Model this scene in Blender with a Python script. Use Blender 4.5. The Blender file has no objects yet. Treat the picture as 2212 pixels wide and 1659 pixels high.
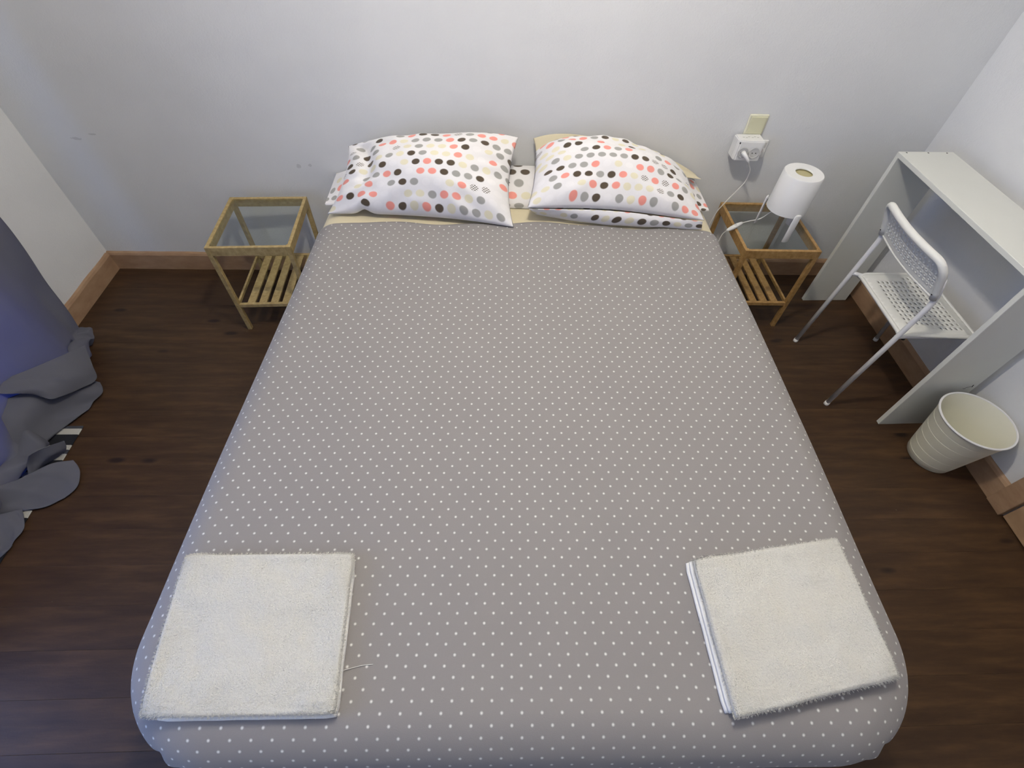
import bpy, bmesh, math, random
from mathutils import Vector, Matrix, noise
random.seed(7)
SC = bpy.context.scene
COL = SC.collection
PI = math.pi

# ------------------------------------------------------------------ camera
W_, H_ = 2212.0, 1659.0
CAM = (-0.0796, -2.1259, 1.7087)
PITCH, YAW, ROLL, FPX = 0.9039, 0.0709, 0.0553, 1058.0
def cam_axes():
    cy, sy = math.cos(YAW), math.sin(YAW)
    f = Vector((sy*math.cos(PITCH), cy*math.cos(PITCH), -math.sin(PITCH)))
    r = Vector((cy, -sy, 0)); u = r.cross(f)
    r2 = r*math.cos(ROLL) + u*math.sin(ROLL)
    u2 = -r*math.sin(ROLL) + u*math.cos(ROLL)
    return r2, u2, f
_r, _u, _f = cam_axes()
cd = bpy.data.cameras.new('camera'); cam = bpy.data.objects.new('camera', cd); COL.objects.link(cam)
cd.sensor_width = 36.0; cd.lens = FPX/W_*36.0; cd.clip_start = 0.02
m = Matrix.Identity(4)
for i in range(3):
    m[i][0] = _r[i]; m[i][1] = _u[i]; m[i][2] = -_f[i]; m[i][3] = CAM[i]
cam.matrix_world = m
SC.camera = cam
def onz(u, v, z):          # pixel -> point on a horizontal surface at height z
    d = _f + _r*((u-W_/2)/FPX) - _u*((v-H_/2)/FPX)
    return Vector(CAM) + d*((z-CAM[2])/d.z)
def ony(u, v, y):          # pixel -> point on an upright surface at depth y
    d = _f + _r*((u-W_/2)/FPX) - _u*((v-H_/2)/FPX)
    return Vector(CAM) + d*((y-CAM[1])/d.y)

# ------------------------------------------------------------------ world, light, exposure
SC.view_settings.view_transform = 'Standard'
SC.view_settings.look = 'None'
SC.view_settings.gamma = 1.0
SC.view_settings.use_curve_mapping = False
SC.view_settings.exposure = 0.0
world = bpy.data.worlds.new('world'); SC.world = world; world.use_nodes = True
bg = world.node_tree.nodes['Background']
bg.inputs[0].default_value = (0.26, 0.45, 1.0, 1); bg.inputs[1].default_value = 5.2
LAMP_POWER = 76.0
LAMP_POS = (0.02, -1.12, 2.45)

# ------------------------------------------------------------------ helpers
def srgb(r, g, b):
    f = lambda c: (c/255/12.92) if c/255 <= 0.04045 else ((c/255+0.055)/1.055)**2.4
    return (f(r), f(g), f(b), 1)
class NT:
    def __init__(s, name):
        s.m = bpy.data.materials.new(name); s.m.use_nodes = True
        s.t = s.m.node_tree; s.b = s.t.nodes['Principled BSDF']
    def n(s, typ, **kw):
        nd = s.t.nodes.new(typ)
        for k, v in kw.items(): setattr(nd, k, v)
        return nd
    def l(s, a, b): s.t.links.new(a, b)
    def math(s, op, a, b=None, c=None):
        nd = s.n('ShaderNodeMath', operation=op)
        for i, x in enumerate((a, b, c)):
            if x is None: continue
            if isinstance(x, (int, float)): nd.inputs[i].default_value = x
            else: s.l(x, nd.inputs[i])
        return nd.outputs[0]
    def mix(s, fac, a, b):
        nd = s.n('ShaderNodeMix', data_type='RGBA')
        for i, x in ((0, fac), (6, a), (7, b)):
            if isinstance(x, (int, float, tuple)): nd.inputs[i].default_value = x
            else: s.l(x, nd.inputs[i])
        return nd.outputs[2]
    def coord(s, which='Object', scale=(1, 1, 1)):
        tc = s.n('ShaderNodeTexCoord'); mp = s.n('ShaderNodeMapping')
        mp.inputs['Scale'].default_value = scale
        s.l(tc.outputs[which], mp.inputs[0]); return mp.outputs[0]
    def noise(s, co, scale, detail=3, rough=0.5):
        nd = s.n('ShaderNodeTexNoise'); s.l(co, nd.inputs['Vector'])
        nd.inputs['Scale'].default_value = scale; nd.inputs['Detail'].default_value = detail
        nd.inputs['Roughness'].default_value = rough; return nd.outputs['Fac']
    def ramp(s, fac, stops):
        nd = s.n('ShaderNodeValToRGB'); s.l(fac, nd.inputs[0]); e = nd.color_ramp.elements
        while len(e) > len(stops): e.remove(e[-1])
        while len(e) < len(stops): e.new(0.5)
        for el, (p, c) in zip(e, stops): el.position = p; el.color = c
        return nd.outputs[0]
    def bump(s, h, strength=0.3, dist=0.01):
        nd = s.n('ShaderNodeBump'); s.l(h, nd.inputs['Height'])
        nd.inputs['Strength'].default_value = strength; nd.inputs['Distance'].default_value = dist
        s.l(nd.outputs[0], s.b.inputs['Normal'])
    def base(s, c):
        if isinstance(c, tuple): s.b.inputs['Base Color'].default_value = c
        else: s.l(c, s.b.inputs['Base Color'])
    def rough(s, r): s.b.inputs['Roughness'].default_value = r
    def spec(s, v): s.b.inputs['Specular IOR Level'].default_value = v
def flat(name, col, rough=0.5, var=0.06, nscale=30, bump=0.0, bscale=200, metal=0.0, spec=0.5):
    k = NT(name); co = k.coord()
    c2 = tuple(max(0, x*(1-var)) for x in col[:3])+(1,)
    c1 = tuple(min(1, x*(1+var)) for x in col[:3])+(1,)
    k.base(k.mix(k.noise(co, nscale), c2, c1)); k.rough(rough); k.spec(spec)
    k.b.inputs['Metallic'].default_value = metal
    if bump: k.bump(k.noise(co, bscale, 4), bump, 0.002)
    return k.m

M = {}
def mat_wall(name, col, stain=False):
    k = NT(name); co = k.coord()
    n1 = k.noise(co, 1.7, 4, 0.55); n2 = k.noise(co, 60, 4, 0.6)
    lo = tuple(c*0.95 for c in col[:3])+(1,); hi = tuple(min(1, c*1.03) for c in col[:3])+(1,)
    c = k.mix(k.ramp(n1, [(0.3, (0, 0, 0, 1)), (0.7, (1, 1, 1, 1))]), lo, hi)
    c = k.mix(k.math('MULTIPLY', k.math('GREATER_THAN', n2, 0.72), 0.25), c, tuple(x*0.85 for x in col[:3])+(1,))
    if stain:      # two small scuffs rubbed into the plaster, near the left corner and beside the night stand
        sep = k.n('ShaderNodeSeparateXYZ'); k.l(co, sep.inputs[0])
        tot = None
        for (sx, sz, rx, rz) in ((-1.814, 0.669, 0.030, 0.009), (-1.735, 0.688, 0.022, 0.006), (-0.93, 0.565, 0.016, 0.016), (-0.878, 0.572, 0.012, 0.010)):
            d = k.math('ADD', k.math('POWER', k.math('DIVIDE', k.math('SUBTRACT', sep.outputs[0], sx), rx), 2),
                       k.math('POWER', k.math('DIVIDE', k.math('SUBTRACT', sep.outputs[2], sz), rz), 2))
            g = k.math('MULTIPLY', k.math('LESS_THAN', k.math('ADD', d, k.math('MULTIPLY', n2, 2.6)), 1.75), 0.22)
            tot = g if tot is None else k.math('MAXIMUM', tot, g)
        c = k.mix(tot, c, srgb(90, 90, 92))
    k.base(c); k.rough(0.92); k.spec(0.2)
    h = k.math('ADD', k.math('MULTIPLY', k.noise(co, 9, 3), 1.0), k.math('MULTIPLY', k.noise(co, 140, 5, 0.65), 0.35))
    k.bump(h, 0.5, 0.007)
    return k.m
M['wall'] = mat_wall('plaster_white', (0.70, 0.71, 0.715, 1), True)
M['wall_side'] = mat_wall('plaster_side', (0.74, 0.75, 0.755, 1))
M['ceiling'] = flat('ceiling_paint', (0.8, 0.8, 0.8, 1), 0.9)

def mat_floor():
    k = NT('dark_stained_boards')
    geo = k.n('ShaderNodeNewGeometry'); oi = k.n('ShaderNodeObjectInfo')
    mp = k.n('ShaderNodeMapping'); mp.inputs['Scale'].default_value = (1.6, 11, 6)
    off = k.n('ShaderNodeVectorMath', operation='ADD'); k.l(geo.outputs['Position'], off.inputs[0])
    cm = k.n('ShaderNodeCombineXYZ'); k.l(k.math('MULTIPLY', oi.outputs['Random'], 37), cm.inputs[0]); k.l(cm.outputs[0], off.inputs[1])
    k.l(off.outputs[0], mp.inputs[0])
    g = k.noise(mp.outputs[0], 2.2, 8, 0.62)
    knots = k.n('ShaderNodeTexVoronoi'); mp2 = k.n('ShaderNodeMapping'); mp2.inputs['Scale'].default_value = (3.2, 9, 1)
    k.l(off.outputs[0], mp2.inputs[0]); k.l(mp2.outputs[0], knots.inputs['Vector']); knots.inputs['Scale'].default_value = 1.0
    kn = k.ramp(knots.outputs['Distance'], [(0.06, (1, 1, 1, 1)), (0.13, (0, 0, 0, 1))])
    wear = k.noise(geo.outputs['Position'], 1.6, 4, 0.6)
    c = k.ramp(g, [(0.25, srgb(44, 30, 20)), (0.5, srgb(64, 46, 30)), (0.75, srgb(86, 63, 41))])
    c = k.mix(k.math('MULTIPLY', k.math('SUBTRACT', oi.outputs['Random'], 0.2), 0.2), c, srgb(38, 25, 18))
    c = k.mix(k.math('MULTIPLY', k.ramp(wear, [(0.45, (0, 0, 0, 1)), (0.75, (1, 1, 1, 1))]), 0.35), c, srgb(72, 50, 33))
    c = k.mix(k.math('MULTIPLY', kn, 0.85), c, srgb(17, 12, 10))
    fl = k.noise(geo.outputs['Position'], 55, 2); c = k.mix(k.math('MULTIPLY', k.math('GREATER_THAN', fl, 0.795), 0.5), c, srgb(125, 112, 100))
    k.base(c); k.rough(0.5); k.spec(0.3)
    k.bump(k.math('ADD', g, k.math('MULTIPLY', k.noise(geo.outputs['Position'], 180, 3), 0.2)), 0.25, 0.004)
    return k.m
M['floor'] = mat_floor()
M['subfloor'] = flat('subfloor_dark', srgb(14, 9, 7), 0.9)

def mat_wood(name, c1, c2, c3, stretch=(30, 30, 2), rough=0.45):
    k = NT(name); co = k.coord(scale=stretch)
    g = k.noise(co, 2.5, 6, 0.6)
    k.base(k.ramp(g, [(0.3, c1), (0.5, c2), (0.72, c3)])); k.rough(rough); k.spec(0.35)
    k.bump(g, 0.12, 0.002); return k.m
M['bamboo'] = mat_wood('bamboo_pale', srgb(146, 125, 82), srgb(166, 145, 99), srgb(182, 162, 117), (25, 25, 25))
M['bamboo_warm'] = mat_wood('bamboo_warm', srgb(138, 106, 62), srgb(160, 126, 78), srgb(176, 144, 96), (25, 25, 25))
M['skirting'] = mat_wood('skirting_paint', srgb(148, 117, 91), srgb(161, 131, 103), srgb(173, 144, 116), (4, 4, 9), 0.55)
M['door'] = mat_wood('door_paint', srgb(150, 121, 92), srgb(164, 134, 103), srgb(175, 146, 115), (3, 3, 6), 0.5)
M['white_lam'] = flat('white_laminate', srgb(215, 216, 209), 0.45, 0.025, 8, 0.05, 300)
M['white_metal'] = flat('white_powder_coat', srgb(228, 228, 228), 0.35, 0.02, 20)
M['white_plastic'] = flat('white_plastic', srgb(226, 226, 224), 0.4, 0.02, 20)
M['seat_plastic'] = flat('white_seat_plastic', srgb(222, 222, 216), 0.42, 0.02, 20, 0.05, 400)
M['bin_plastic'] = flat('offwhite_bin_plastic', srgb(224, 222, 204), 0.45, 0.02, 20)
M['cream'] = flat('cream_switch_plastic', srgb(205, 203, 172), 0.45, 0.03, 30)
M['cream_light'] = flat('pale_cream_plastic', srgb(222, 220, 196), 0.45, 0.03, 30)
M['dark'] = flat('dark_hole', srgb(26, 24, 22), 0.8)
M['grey_socket'] = flat('grey_socket_well', srgb(196, 196, 194), 0.5)
M['red'] = flat('red_brown_mark', srgb(120, 42, 28), 0.6)
M['marks'] = flat('grey_marks', srgb(150, 150, 140), 0.6)
M['brass'] = flat('amber_inside', srgb(176, 168, 128), 0.5)
M['black_plastic'] = flat('black_plastic', srgb(18, 18, 18), 0.5)
M['beech'] = mat_wood('bed_base_wood', srgb(90, 66, 44), srgb(112, 84, 56), srgb(128, 98, 68), (3, 20, 20))

def mat_cloth(name, col, weave=900, rough=0.95, var=0.05, sheen=0.2, wr=0.0):
    k = NT(name); co = k.coord()
    n = k.noise(co, 6, 3); w = k.noise(co, weave*0.5, 2)
    c = k.mix(n, tuple(x*(1-var) for x in col[:3])+(1,), tuple(min(1, x*(1+var)) for x in col[:3])+(1,))
    c = k.mix(k.math('MULTIPLY', w, 0.16), c, tuple(x*0.6 for x in col[:3])+(1,))
    k.base(c); k.rough(rough); k.spec(0.1); k.b.inputs['Sheen Weight'].default_value = sheen
    h = k.math('ADD', k.math('MULTIPLY', w, 0.3), k.math('MULTIPLY', k.noise(co, 14, 3), wr))
    k.bump(h, 0.3, 0.004)
    return k
M['beige'] = mat_cloth('beige_cotton', srgb(212, 202, 172), wr=0.6).m
M['beige_pillow'] = mat_cloth('beige_pillow_cotton', srgb(214, 204, 174), wr=0.5).m
def mat_curtain():
    k = mat_cloth('grey_curtain_daylight_tint', srgb(126, 127, 134), 500, 0.95, 0.06, 0.1, 0.8)
    tl_ = k.n('ShaderNodeBsdfTranslucent'); tl_.inputs[0].default_value = srgb(105, 125, 180)  # blue of the daylight put into the grey cloth's translucent colour
    mx = k.n('ShaderNodeMixShader'); mx.inputs[0].default_value = 0.44
    k.l(k.b.outputs[0], mx.inputs[1]); k.l(tl_.outputs[0], mx.inputs[2]); k.l(mx.outputs[0], k.t.nodes['Material Output'].inputs[0])
    return k.m
M['curtain'] = mat_curtain()

def lattice(k, pitch, row):
    """staggered dot lattice in UV metres -> (distance to the dot centre, column, row)"""
    tc = k.n('ShaderNodeTexCoord'); sp = k.n('ShaderNodeSeparateXYZ'); k.l(tc.outputs['UV'], sp.inputs[0])
    rv = k.math('DIVIDE', sp.outputs[1], row); ri = k.math('FLOOR', rv)
    odd = k.math('MULTIPLY', k.math('PINGPONG', ri, 1), 0.5)
    cu = k.math('ADD', k.math('DIVIDE', sp.outputs[0], pitch), odd); ci = k.math('FLOOR', cu)
    dx = k.math('MULTIPLY', k.math('SUBTRACT', k.math('SUBTRACT', cu, ci), 0.5), pitch)
    dy = k.math('MULTIPLY', k.math('SUBTRACT', k.math('SUBTRACT', rv, ri), 0.5), row)
    d = k.math('SQRT', k.math('ADD', k.math('MULTIPLY', dx, dx), k.math('MULTIPLY', dy, dy)))
    return d, ci, ri, dx, dy
def mat_spread():
    k = mat_cloth('grey_dotted_cotton', srgb(140, 136, 135), 1100, 0.95, 0.03, 0.15, 0.5)
    old = k.b.inputs['Base Color'].links[0].from_socket
    d, ci, ri, dx, dy = lattice(k, 0.0395, 0.0205)
    # the rows are 20 mm apart, so a dot may only reach half of that
    dot = k.ramp(d, [(0.0031, (1, 1, 1, 1)), (0.0037, (0, 0, 0, 1))])
    k.base(k.mix(dot, old, srgb(236, 234, 230))); return k.m
M['spread'] = mat_spread()
def mat_dots(name, seed):
    k = mat_cloth(name, srgb(232, 230, 230), 900, 0.95, 0.02, 0.15, 0.7)
    old = k.b.inputs['Base Color'].links[0].from_socket
    d, ci, ri, dx, dy = lattice(k, 0.0500, 0.0560)
    cb = k.n('ShaderNodeCombineXYZ'); k.l(ci, cb.inputs[0]); k.l(ri, cb.inputs[1]); cb.inputs[2].default_value = seed
    wn = k.n('ShaderNodeTexWhiteNoise', noise_dimensions='3D'); k.l(cb.outputs[0], wn.inputs[0])
    rnd = wn.outputs['Value']
    nd = k.n('ShaderNodeValToRGB'); nd.color_ramp.interpolation = 'CONSTANT'; k.l(rnd, nd.inputs[0])
    st = [(0.0, srgb(232, 230, 230)), (0.17, srgb(84, 74, 62)), (0.34, srgb(158, 157, 153)), (0.57, srgb(232, 152, 140)), (0.77, srgb(222, 216, 190)), (0.95, srgb(120, 114, 106))]
    e = nd.color_ramp.elements
    while len(e) < len(st): e.new(0.5)
    for el, (p, c) in zip(e, st): el.position = p; el.color = c
    # the last class is a checked dot: white squares printed in it
    chk = k.n('ShaderNodeTexChecker'); tc = k.n('ShaderNodeTexCoord'); k.l(tc.outputs['UV'], chk.inputs[0]); chk.inputs['Scale'].default_value = 160
    ischk = k.math('MULTIPLY', k.math('GREATER_THAN', rnd, 0.95), chk.outputs['Fac'])
    dc = k.mix(ischk, nd.outputs[0], srgb(232, 230, 230))
    dot = k.ramp(d, [(0.0166, (1, 1, 1, 1)), (0.0174, (0, 0, 0, 1))])
    k.base(k.mix(dot, old, dc)); return k.m
M['dots_a'] = mat_dots('dotted_pillow_cotton_a', 5.0)
M['dots_b'] = mat_dots('dotted_pillow_cotton_b', 14.0)
M['dots_c'] = mat_dots('dotted_bolster_cotton', 23.0)
def mat_terry():
    k = NT('white_terry'); co = k.coord()
    n = k.noise(co, 9, 3); w = k.noise(co, 260, 4, 0.75)
    c = k.mix(n, srgb(240, 236, 222), srgb(244, 243, 236)); c = k.mix(k.math('MULTIPLY', k.ramp(w, [(0.35, (1, 1, 1, 1)), (0.6, (0, 0, 0, 1))]), 0.3), c, srgb(208, 208, 200))
    k.base(c); k.rough(1.0); k.spec(0.05); k.b.inputs['Sheen Weight'].default_value = 0.35
    k.bump(w, 0.9, 0.006); return k.m
M['terry'] = mat_terry()
M['hem'] = mat_cloth('white_towel_hem', srgb(232, 231, 226), 1200).m
def mat_glass(name, tint, refl):
    k = NT(name); t = k.t; t.nodes.remove(k.b)
    tr = k.n('ShaderNodeBsdfTransparent'); tr.inputs[0].default_value = tint
    gl = k.n('ShaderNodeBsdfGlossy'); gl.inputs['Roughness'].default_value = 0.02
    fr = k.n('ShaderNodeLayerWeight')
    fac = k.math('ADD', k.math('MULTIPLY', k.math('POWER', fr.outputs['Facing'], 4.0), 0.6), refl)
    mx = k.n('ShaderNodeMixShader'); k.l(fac, mx.inputs[0]); k.l(tr.outputs[0], mx.inputs[1]); k.l(gl.outputs[0], mx.inputs[2])
    k.l(mx.outputs[0], t.nodes['Material Output'].inputs[0]); return k.m
M['glass'] = mat_glass('table_glass', (0.93, 0.955, 0.94, 1), 0.035)
M['window_glass'] = mat_glass('window_glass', (0.97, 0.98, 0.98, 1), 0.03)
def mat_rug():
    k = NT('striped_rug_weave'); co = k.coord()
    sp = k.n('ShaderNodeSeparateXYZ'); k.l(co, sp.inputs[0])
    f = k.math('FRACT', k.math('DIVIDE', sp.outputs[1], 0.115))
    nd = k.n('ShaderNodeValToRGB'); nd.color_ramp.interpolation = 'CONSTANT'; k.l(f, nd.inputs[0])
    e = nd.color_ramp.elements; e.new(0.5); e.new(0.5)
    for el, (p, c) in zip(e, [(0, srgb(22, 24, 30)), (0.42, srgb(182, 180, 170)), (0.66, srgb(60, 62, 70)), (0.82, srgb(176, 174, 165))]): el.position = p; el.color = c
    k.base(nd.outputs[0]); k.rough(0.95); k.bump(k.noise(co, 300, 2), 0.5, 0.003); return k.m
M['rug'] = mat_rug()
def mat_emit(name, col, strength):
    k = NT(name); k.base((0.9, 0.9, 0.9, 1)); k.b.inputs['Emission Color'].default_value = col; k.b.inputs['Emission Strength'].default_value = strength; return k.m

def tag(o, label=None, cat=None, group=None, kind=None):
    if label: o['label'] = label
    if cat: o['category'] = cat
    if group: o['group'] = group
    if kind: o['kind'] = kind
    return o
def empty(name, loc=(0, 0, 0), rz=0):
    o = bpy.data.objects.new(name, None); COL.objects.link(o); o.location = loc; o.rotation_euler = (0, 0, rz); o.empty_display_size = 0.1; return o
def link(name, me, mat, parent=None, smooth=False):
    if mat is not None and not me.materials: me.materials.append(mat)
    o = bpy.data.objects.new(name, me); COL.objects.link(o)
    if parent is not None: o.parent = parent
    if smooth:
        for p in me.polygons: p.use_smooth = True
    return o
def bm_done(bm, name):
    bmesh.ops.recalc_face_normals(bm, faces=bm.faces)
    me = bpy.data.meshes.new(name); bm.to_mesh(me); bm.free(); return me
def add_box(bm, x0, x1, y0, y1, z0, z1, bev=0.0, seg=2):
    r = bmesh.ops.create_cube(bm, size=1.0)
    vs = r['verts']
    for v in vs:
        v.co = Vector(((x0+x1)/2+v.co.x*(x1-x0), (y0+y1)/2+v.co.y*(y1-y0), (z0+z1)/2+v.co.z*(z1-z0)))
    if bev:
        es = list({e for v in vs for e in v.link_edges})
        bmesh.ops.bevel(bm, geom=es, offset=bev, segments=seg, profile=0.5, affect='EDGES')
def box(name, x0, x1, y0, y1, z0, z1, mat, parent=None, bev=0.0, seg=2):
    bm = bmesh.new(); add_box(bm, x0, x1, y0, y1, z0, z1, bev, seg)
    return link(name, bm_done(bm, name), mat, parent)
def catmull(pts, n=8):
    P = [Vector(p) for p in pts]; P = [P[0]*2-P[1]]+P+[P[-1]*2-P[-2]]; out = []
    for i in range(1, len(P)-2):
        for j in range(n):
            t = j/n; a, b, c, d = P[i-1:i+3]
            out.append(0.5*((2*b)+(c-a)*t+(2*a-5*b+4*c-d)*t*t+(-a+3*b-3*c+d)*t**3))
    out.append(P[-2]); return out
def fillet(pts, r, n=6):
    """polyline with rounded corners"""
    P = [Vector(p) for p in pts]; out = [P[0]]
    for i in range(1, len(P)-1):
        a = (P[i-1]-P[i]); b = (P[i+1]-P[i]); ra = min(r, a.length*0.49, b.length*0.49)
        s = P[i]+a.normalized()*ra; e = P[i]+b.normalized()*ra
        for j in range(n+1):
            t = j/n; out.append(s*(1-t)**2+P[i]*2*t*(1-t)+e*t*t)
    out.append(P[-1]); return out
def add_tube(bm, path, rad, seg=10, cap=True):
    path = [Vector(p) for p in path]; rings = []
    up = Vector((0.13, 0.21, 0.97))
    t0 = (path[1]-path[0]).normalized(); nrm = t0.cross(up).normalized()
    for i, p in enumerate(path):
        t = (path[min(i+1, len(path)-1)]-path[max(i-1, 0)]).normalized()
        nrm = (nrm-t*nrm.dot(t)).normalized(); b = t.cross(nrm)
        r = rad(i/(len(path)-1)) if callable(rad) else rad
        rings.append([bm.verts.new(p+nrm*(r*math.cos(2*PI*k/seg))+b*(r*math.sin(2*PI*k/seg))) for k in range(seg)])
    for a, b in zip(rings, rings[1:]):
        for k in range(seg): bm.faces.new((a[k], a[(k+1) % seg], b[(k+1) % seg], b[k]))
    if cap:
        bm.faces.new(rings[0][::-1]); bm.faces.new(rings[-1])
def tube(name, path, rad, mat, parent=None, seg=10):
    bm = bmesh.new(); add_tube(bm, path, rad, seg); return link(name, bm_done(bm, name), mat, parent, True)
def lathe(name, prof, mat, parent=None, seg=48, loc=(0, 0, 0), closed=False):
    bm = bmesh.new(); rings = []
    for (r, z) in prof:
        if r < 1e-6: rings.append([bm.verts.new((loc[0], loc[1], loc[2]+z))])
        else: rings.append([bm.verts.new((loc[0]+r*math.cos(2*PI*k/seg), loc[1]+r*math.sin(2*PI*k/seg), loc[2]+z)) for k in range(seg)])
    pairs = list(zip(rings, rings[1:]))
    if closed: pairs.append((rings[-1], rings[0]))
    for a, b in pairs:
        for k in range(seg):
            k2 = (k+1) % seg
            if len(a) == 1 and len(b) == 1: continue
            if len(a) == 1: bm.faces.new((a[0], b[k2], b[k]))
            elif len(b) == 1: bm.faces.new((a[k], a[k2], b[0]))
            else: bm.faces.new((a[k], a[k2], b[k2], b[k]))
    o = link(name, bm_done(bm, name), mat, parent, True)
    md = o.modifiers.new('edge', 'EDGE_SPLIT'); md.split_angle = math.radians(40)
    return o
def grid_mesh(name, fn, nu, nv, uvfn=None):
    vs = [fn(i/nu, j/nv) for j in range(nv+1) for i in range(nu+1)]
    fs = [(j*(nu+1)+i, j*(nu+1)+i+1, (j+1)*(nu+1)+i+1, (j+1)*(nu+1)+i) for j in range(nv) for i in range(nu)]
    me = bpy.data.meshes.new(name); me.from_pydata([tuple(v) for v in vs], [], fs); me.update()
    if uvfn:
        uv = me.uv_layers.new(name='UVMap')
        for p in me.polygons:
            for li in p.loop_indices:
                vi = me.loops[li].vertex_index
                uv.data[li].uv = uvfn((vi % (nu+1))/nu, (vi//(nu+1))/nv)
    for p in me.polygons: p.use_smooth = True
    return me
def ss(a, b, x):
    t = min(1, max(0, (x-a)/(b-a))); return t*t*(3-2*t)
def nz(x, y, z=0.0): return noise.noise(Vector((x, y, z)))

# ------------------------------------------------------------------ the room
XL, XR, YF, ZC = -2.03, 1.868, -3.7, 2.75
T = 0.12
floor = box('floor', XL-T, XR+T, YF-T, T, -0.10, -0.0222, M['subfloor']); tag(floor, 'dark stained timber board floor', kind='structure')
PW = 0.1265
pbm = bmesh.new(); add_box(pbm, XL-0.01, XR+0.01, -PW+0.0001, -0.0001, -0.022, 0.0, 0.0004, 1); plank_me = bm_done(pbm, 'plank'); plank_me.materials.append(M['floor'])
for i in range(30):
    p = bpy.data.objects.new('plank', plank_me); COL.objects.link(p); p.parent = floor; p.location = (0, 0.089-i*PW, 0)
tag(box('wall_back', XL-T, XR+T, 0, T, -0.1, ZC, M['wall']), 'white plaster wall behind the bed', kind='structure')
tag(box('wall_front', XL-T, XR+T, YF-T, YF, -0.1, ZC, M['wall_side']), 'white plaster wall facing the bed foot', kind='structure')
tag(box('ceiling', XL-T, XR+T, YF-T, T, ZC, ZC+0.1, M['ceiling']), 'white flat ceiling', kind='structure')
# left wall with a glazed balcony door opening, partly behind the curtain
WY0, WY1, WZ0, WZ1 = -2.75, -0.75, 0.12, 2.25
bm = bmesh.new()
add_box(bm, XL-T, XL, WY1, 0, -0.1, ZC); add_box(bm, XL-T, XL, YF, WY0, -0.1, ZC)
add_box(bm, XL-T, XL, WY0, WY1, -0.1, WZ0); add_box(bm, XL-T, XL, WY0, WY1, WZ1, ZC)
tag(link('wall_left', bm_done(bm, 'wall_left'), M['wall_side']), 'white plaster wall beside the curtain', kind='structure')
win = empty('window_1', (XL-0.06, (WY0+WY1)/2, WZ0)); tag(win, 'tall white framed window behind the curtain', kind='structure')
bm = bmesh.new(); w2 = (WY1-WY0)/2; wh = WZ1-WZ0
for (a, b, c, d) in ((-w2, -w2+0.06, 0, wh), (w2-0.06, w2, 0, wh), (-0.035, 0.035, 0.06, wh-0.06), (-w2+0.06, w2-0.06, 0, 0.06), (-w2+0.06, w2-0.06, wh-0.06, wh)):
    add_box(bm, -0.025, 0.025, a, b, c, d, 0.004, 1)
link('window_frame', bm_done(bm, 'window_frame'), M['white_plastic'], win)
for s in (-1, 1):
    box('pane', -0.003, 0.003, min(s*0.035, s*(w2-0.06)), max(s*0.035, s*(w2-0.06)), 0.06, wh-0.06, M['window_glass'], win)
pl = bpy.data.lights.new('window_portal', 'AREA'); pl.shape = 'RECTANGLE'; pl.size = WZ1-WZ0; pl.size_y = WY1-WY0
pl.cycles.is_portal = True
po = bpy.data.objects.new('window_portal', pl); COL.objects.link(po)
po.location = (XL-T-0.005, (WY0+WY1)/2, (WZ0+WZ1)/2); po.rotation_euler = (0, -PI/2, 0)
# right wall with a door opening
DY1 = -1.42; DY0 = -2.30
bm = bmesh.new()
add_box(bm, XR, XR+T, DY1, 0, -0.1, ZC); add_box(bm, XR, XR+T, YF, DY0, -0.1, ZC); add_box(bm, XR, XR+T, DY0, DY1, 2.05, ZC); add_box(bm, XR, XR+T, DY0, DY1, -0.1, -0.03); add_box(bm, XR+0.05, XR+T, DY0, DY1, -0.03, 2.05)  # last box: unseen slab added behind the door to block leaking daylight
tag(link('wall_right', bm_done(bm, 'wall_right'), M['wall_side']), 'white plaster wall behind the desk', kind='structure')
dr = empty('door_1', (XR, (DY0+DY1)/2, 0)); tag(dr, 'tan painted panel door in the right wall', kind='structure')
dw = (DY1-DY0)/2-0.006
box('door_leaf', -0.012, 0.028, -dw, dw, 0.006, 2.03, M['door'], dr, 0.003)
for z0, z1 in ((0.22, 0.92), (1.06, 1.86)):
    box('door_panel', -0.017, -0.0121, -dw+0.12, dw-0.12, z0, z1, M['door'], dr, 0.0024, 1)
kn = lathe('door_knob', [(0, 0.0), (0.012, 0), (0.010, 0.02), (0.026, 0.035), (0.026, 0.05), (0.012, 0.06), (0, 0.06)], M['brass'], dr)
kn.rotation_euler = (0, -PI/2, 0); kn.location = (-0.0122, dw-0.07, 1.0)
tr = empty('trim_1', (XR, DY1, 0)); tag(tr, 'tan painted door casing beside the waste bin', kind='structure')
box('casing_upright', -0.022, 0.0, 0.0, 0.072, 0.0, 2.12, M['skirting'], tr, 0.003)
box('casing_upright', -0.022, 0.0, DY0-DY1-0.072, DY0-DY1, 0.0, 2.12, M['skirting'], tr, 0.003)
box('casing_head', -0.022, 0.0, DY0-DY1+0.001, -0.001, 2.05, 2.12, M['skirting'], tr, 0.003)
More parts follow.
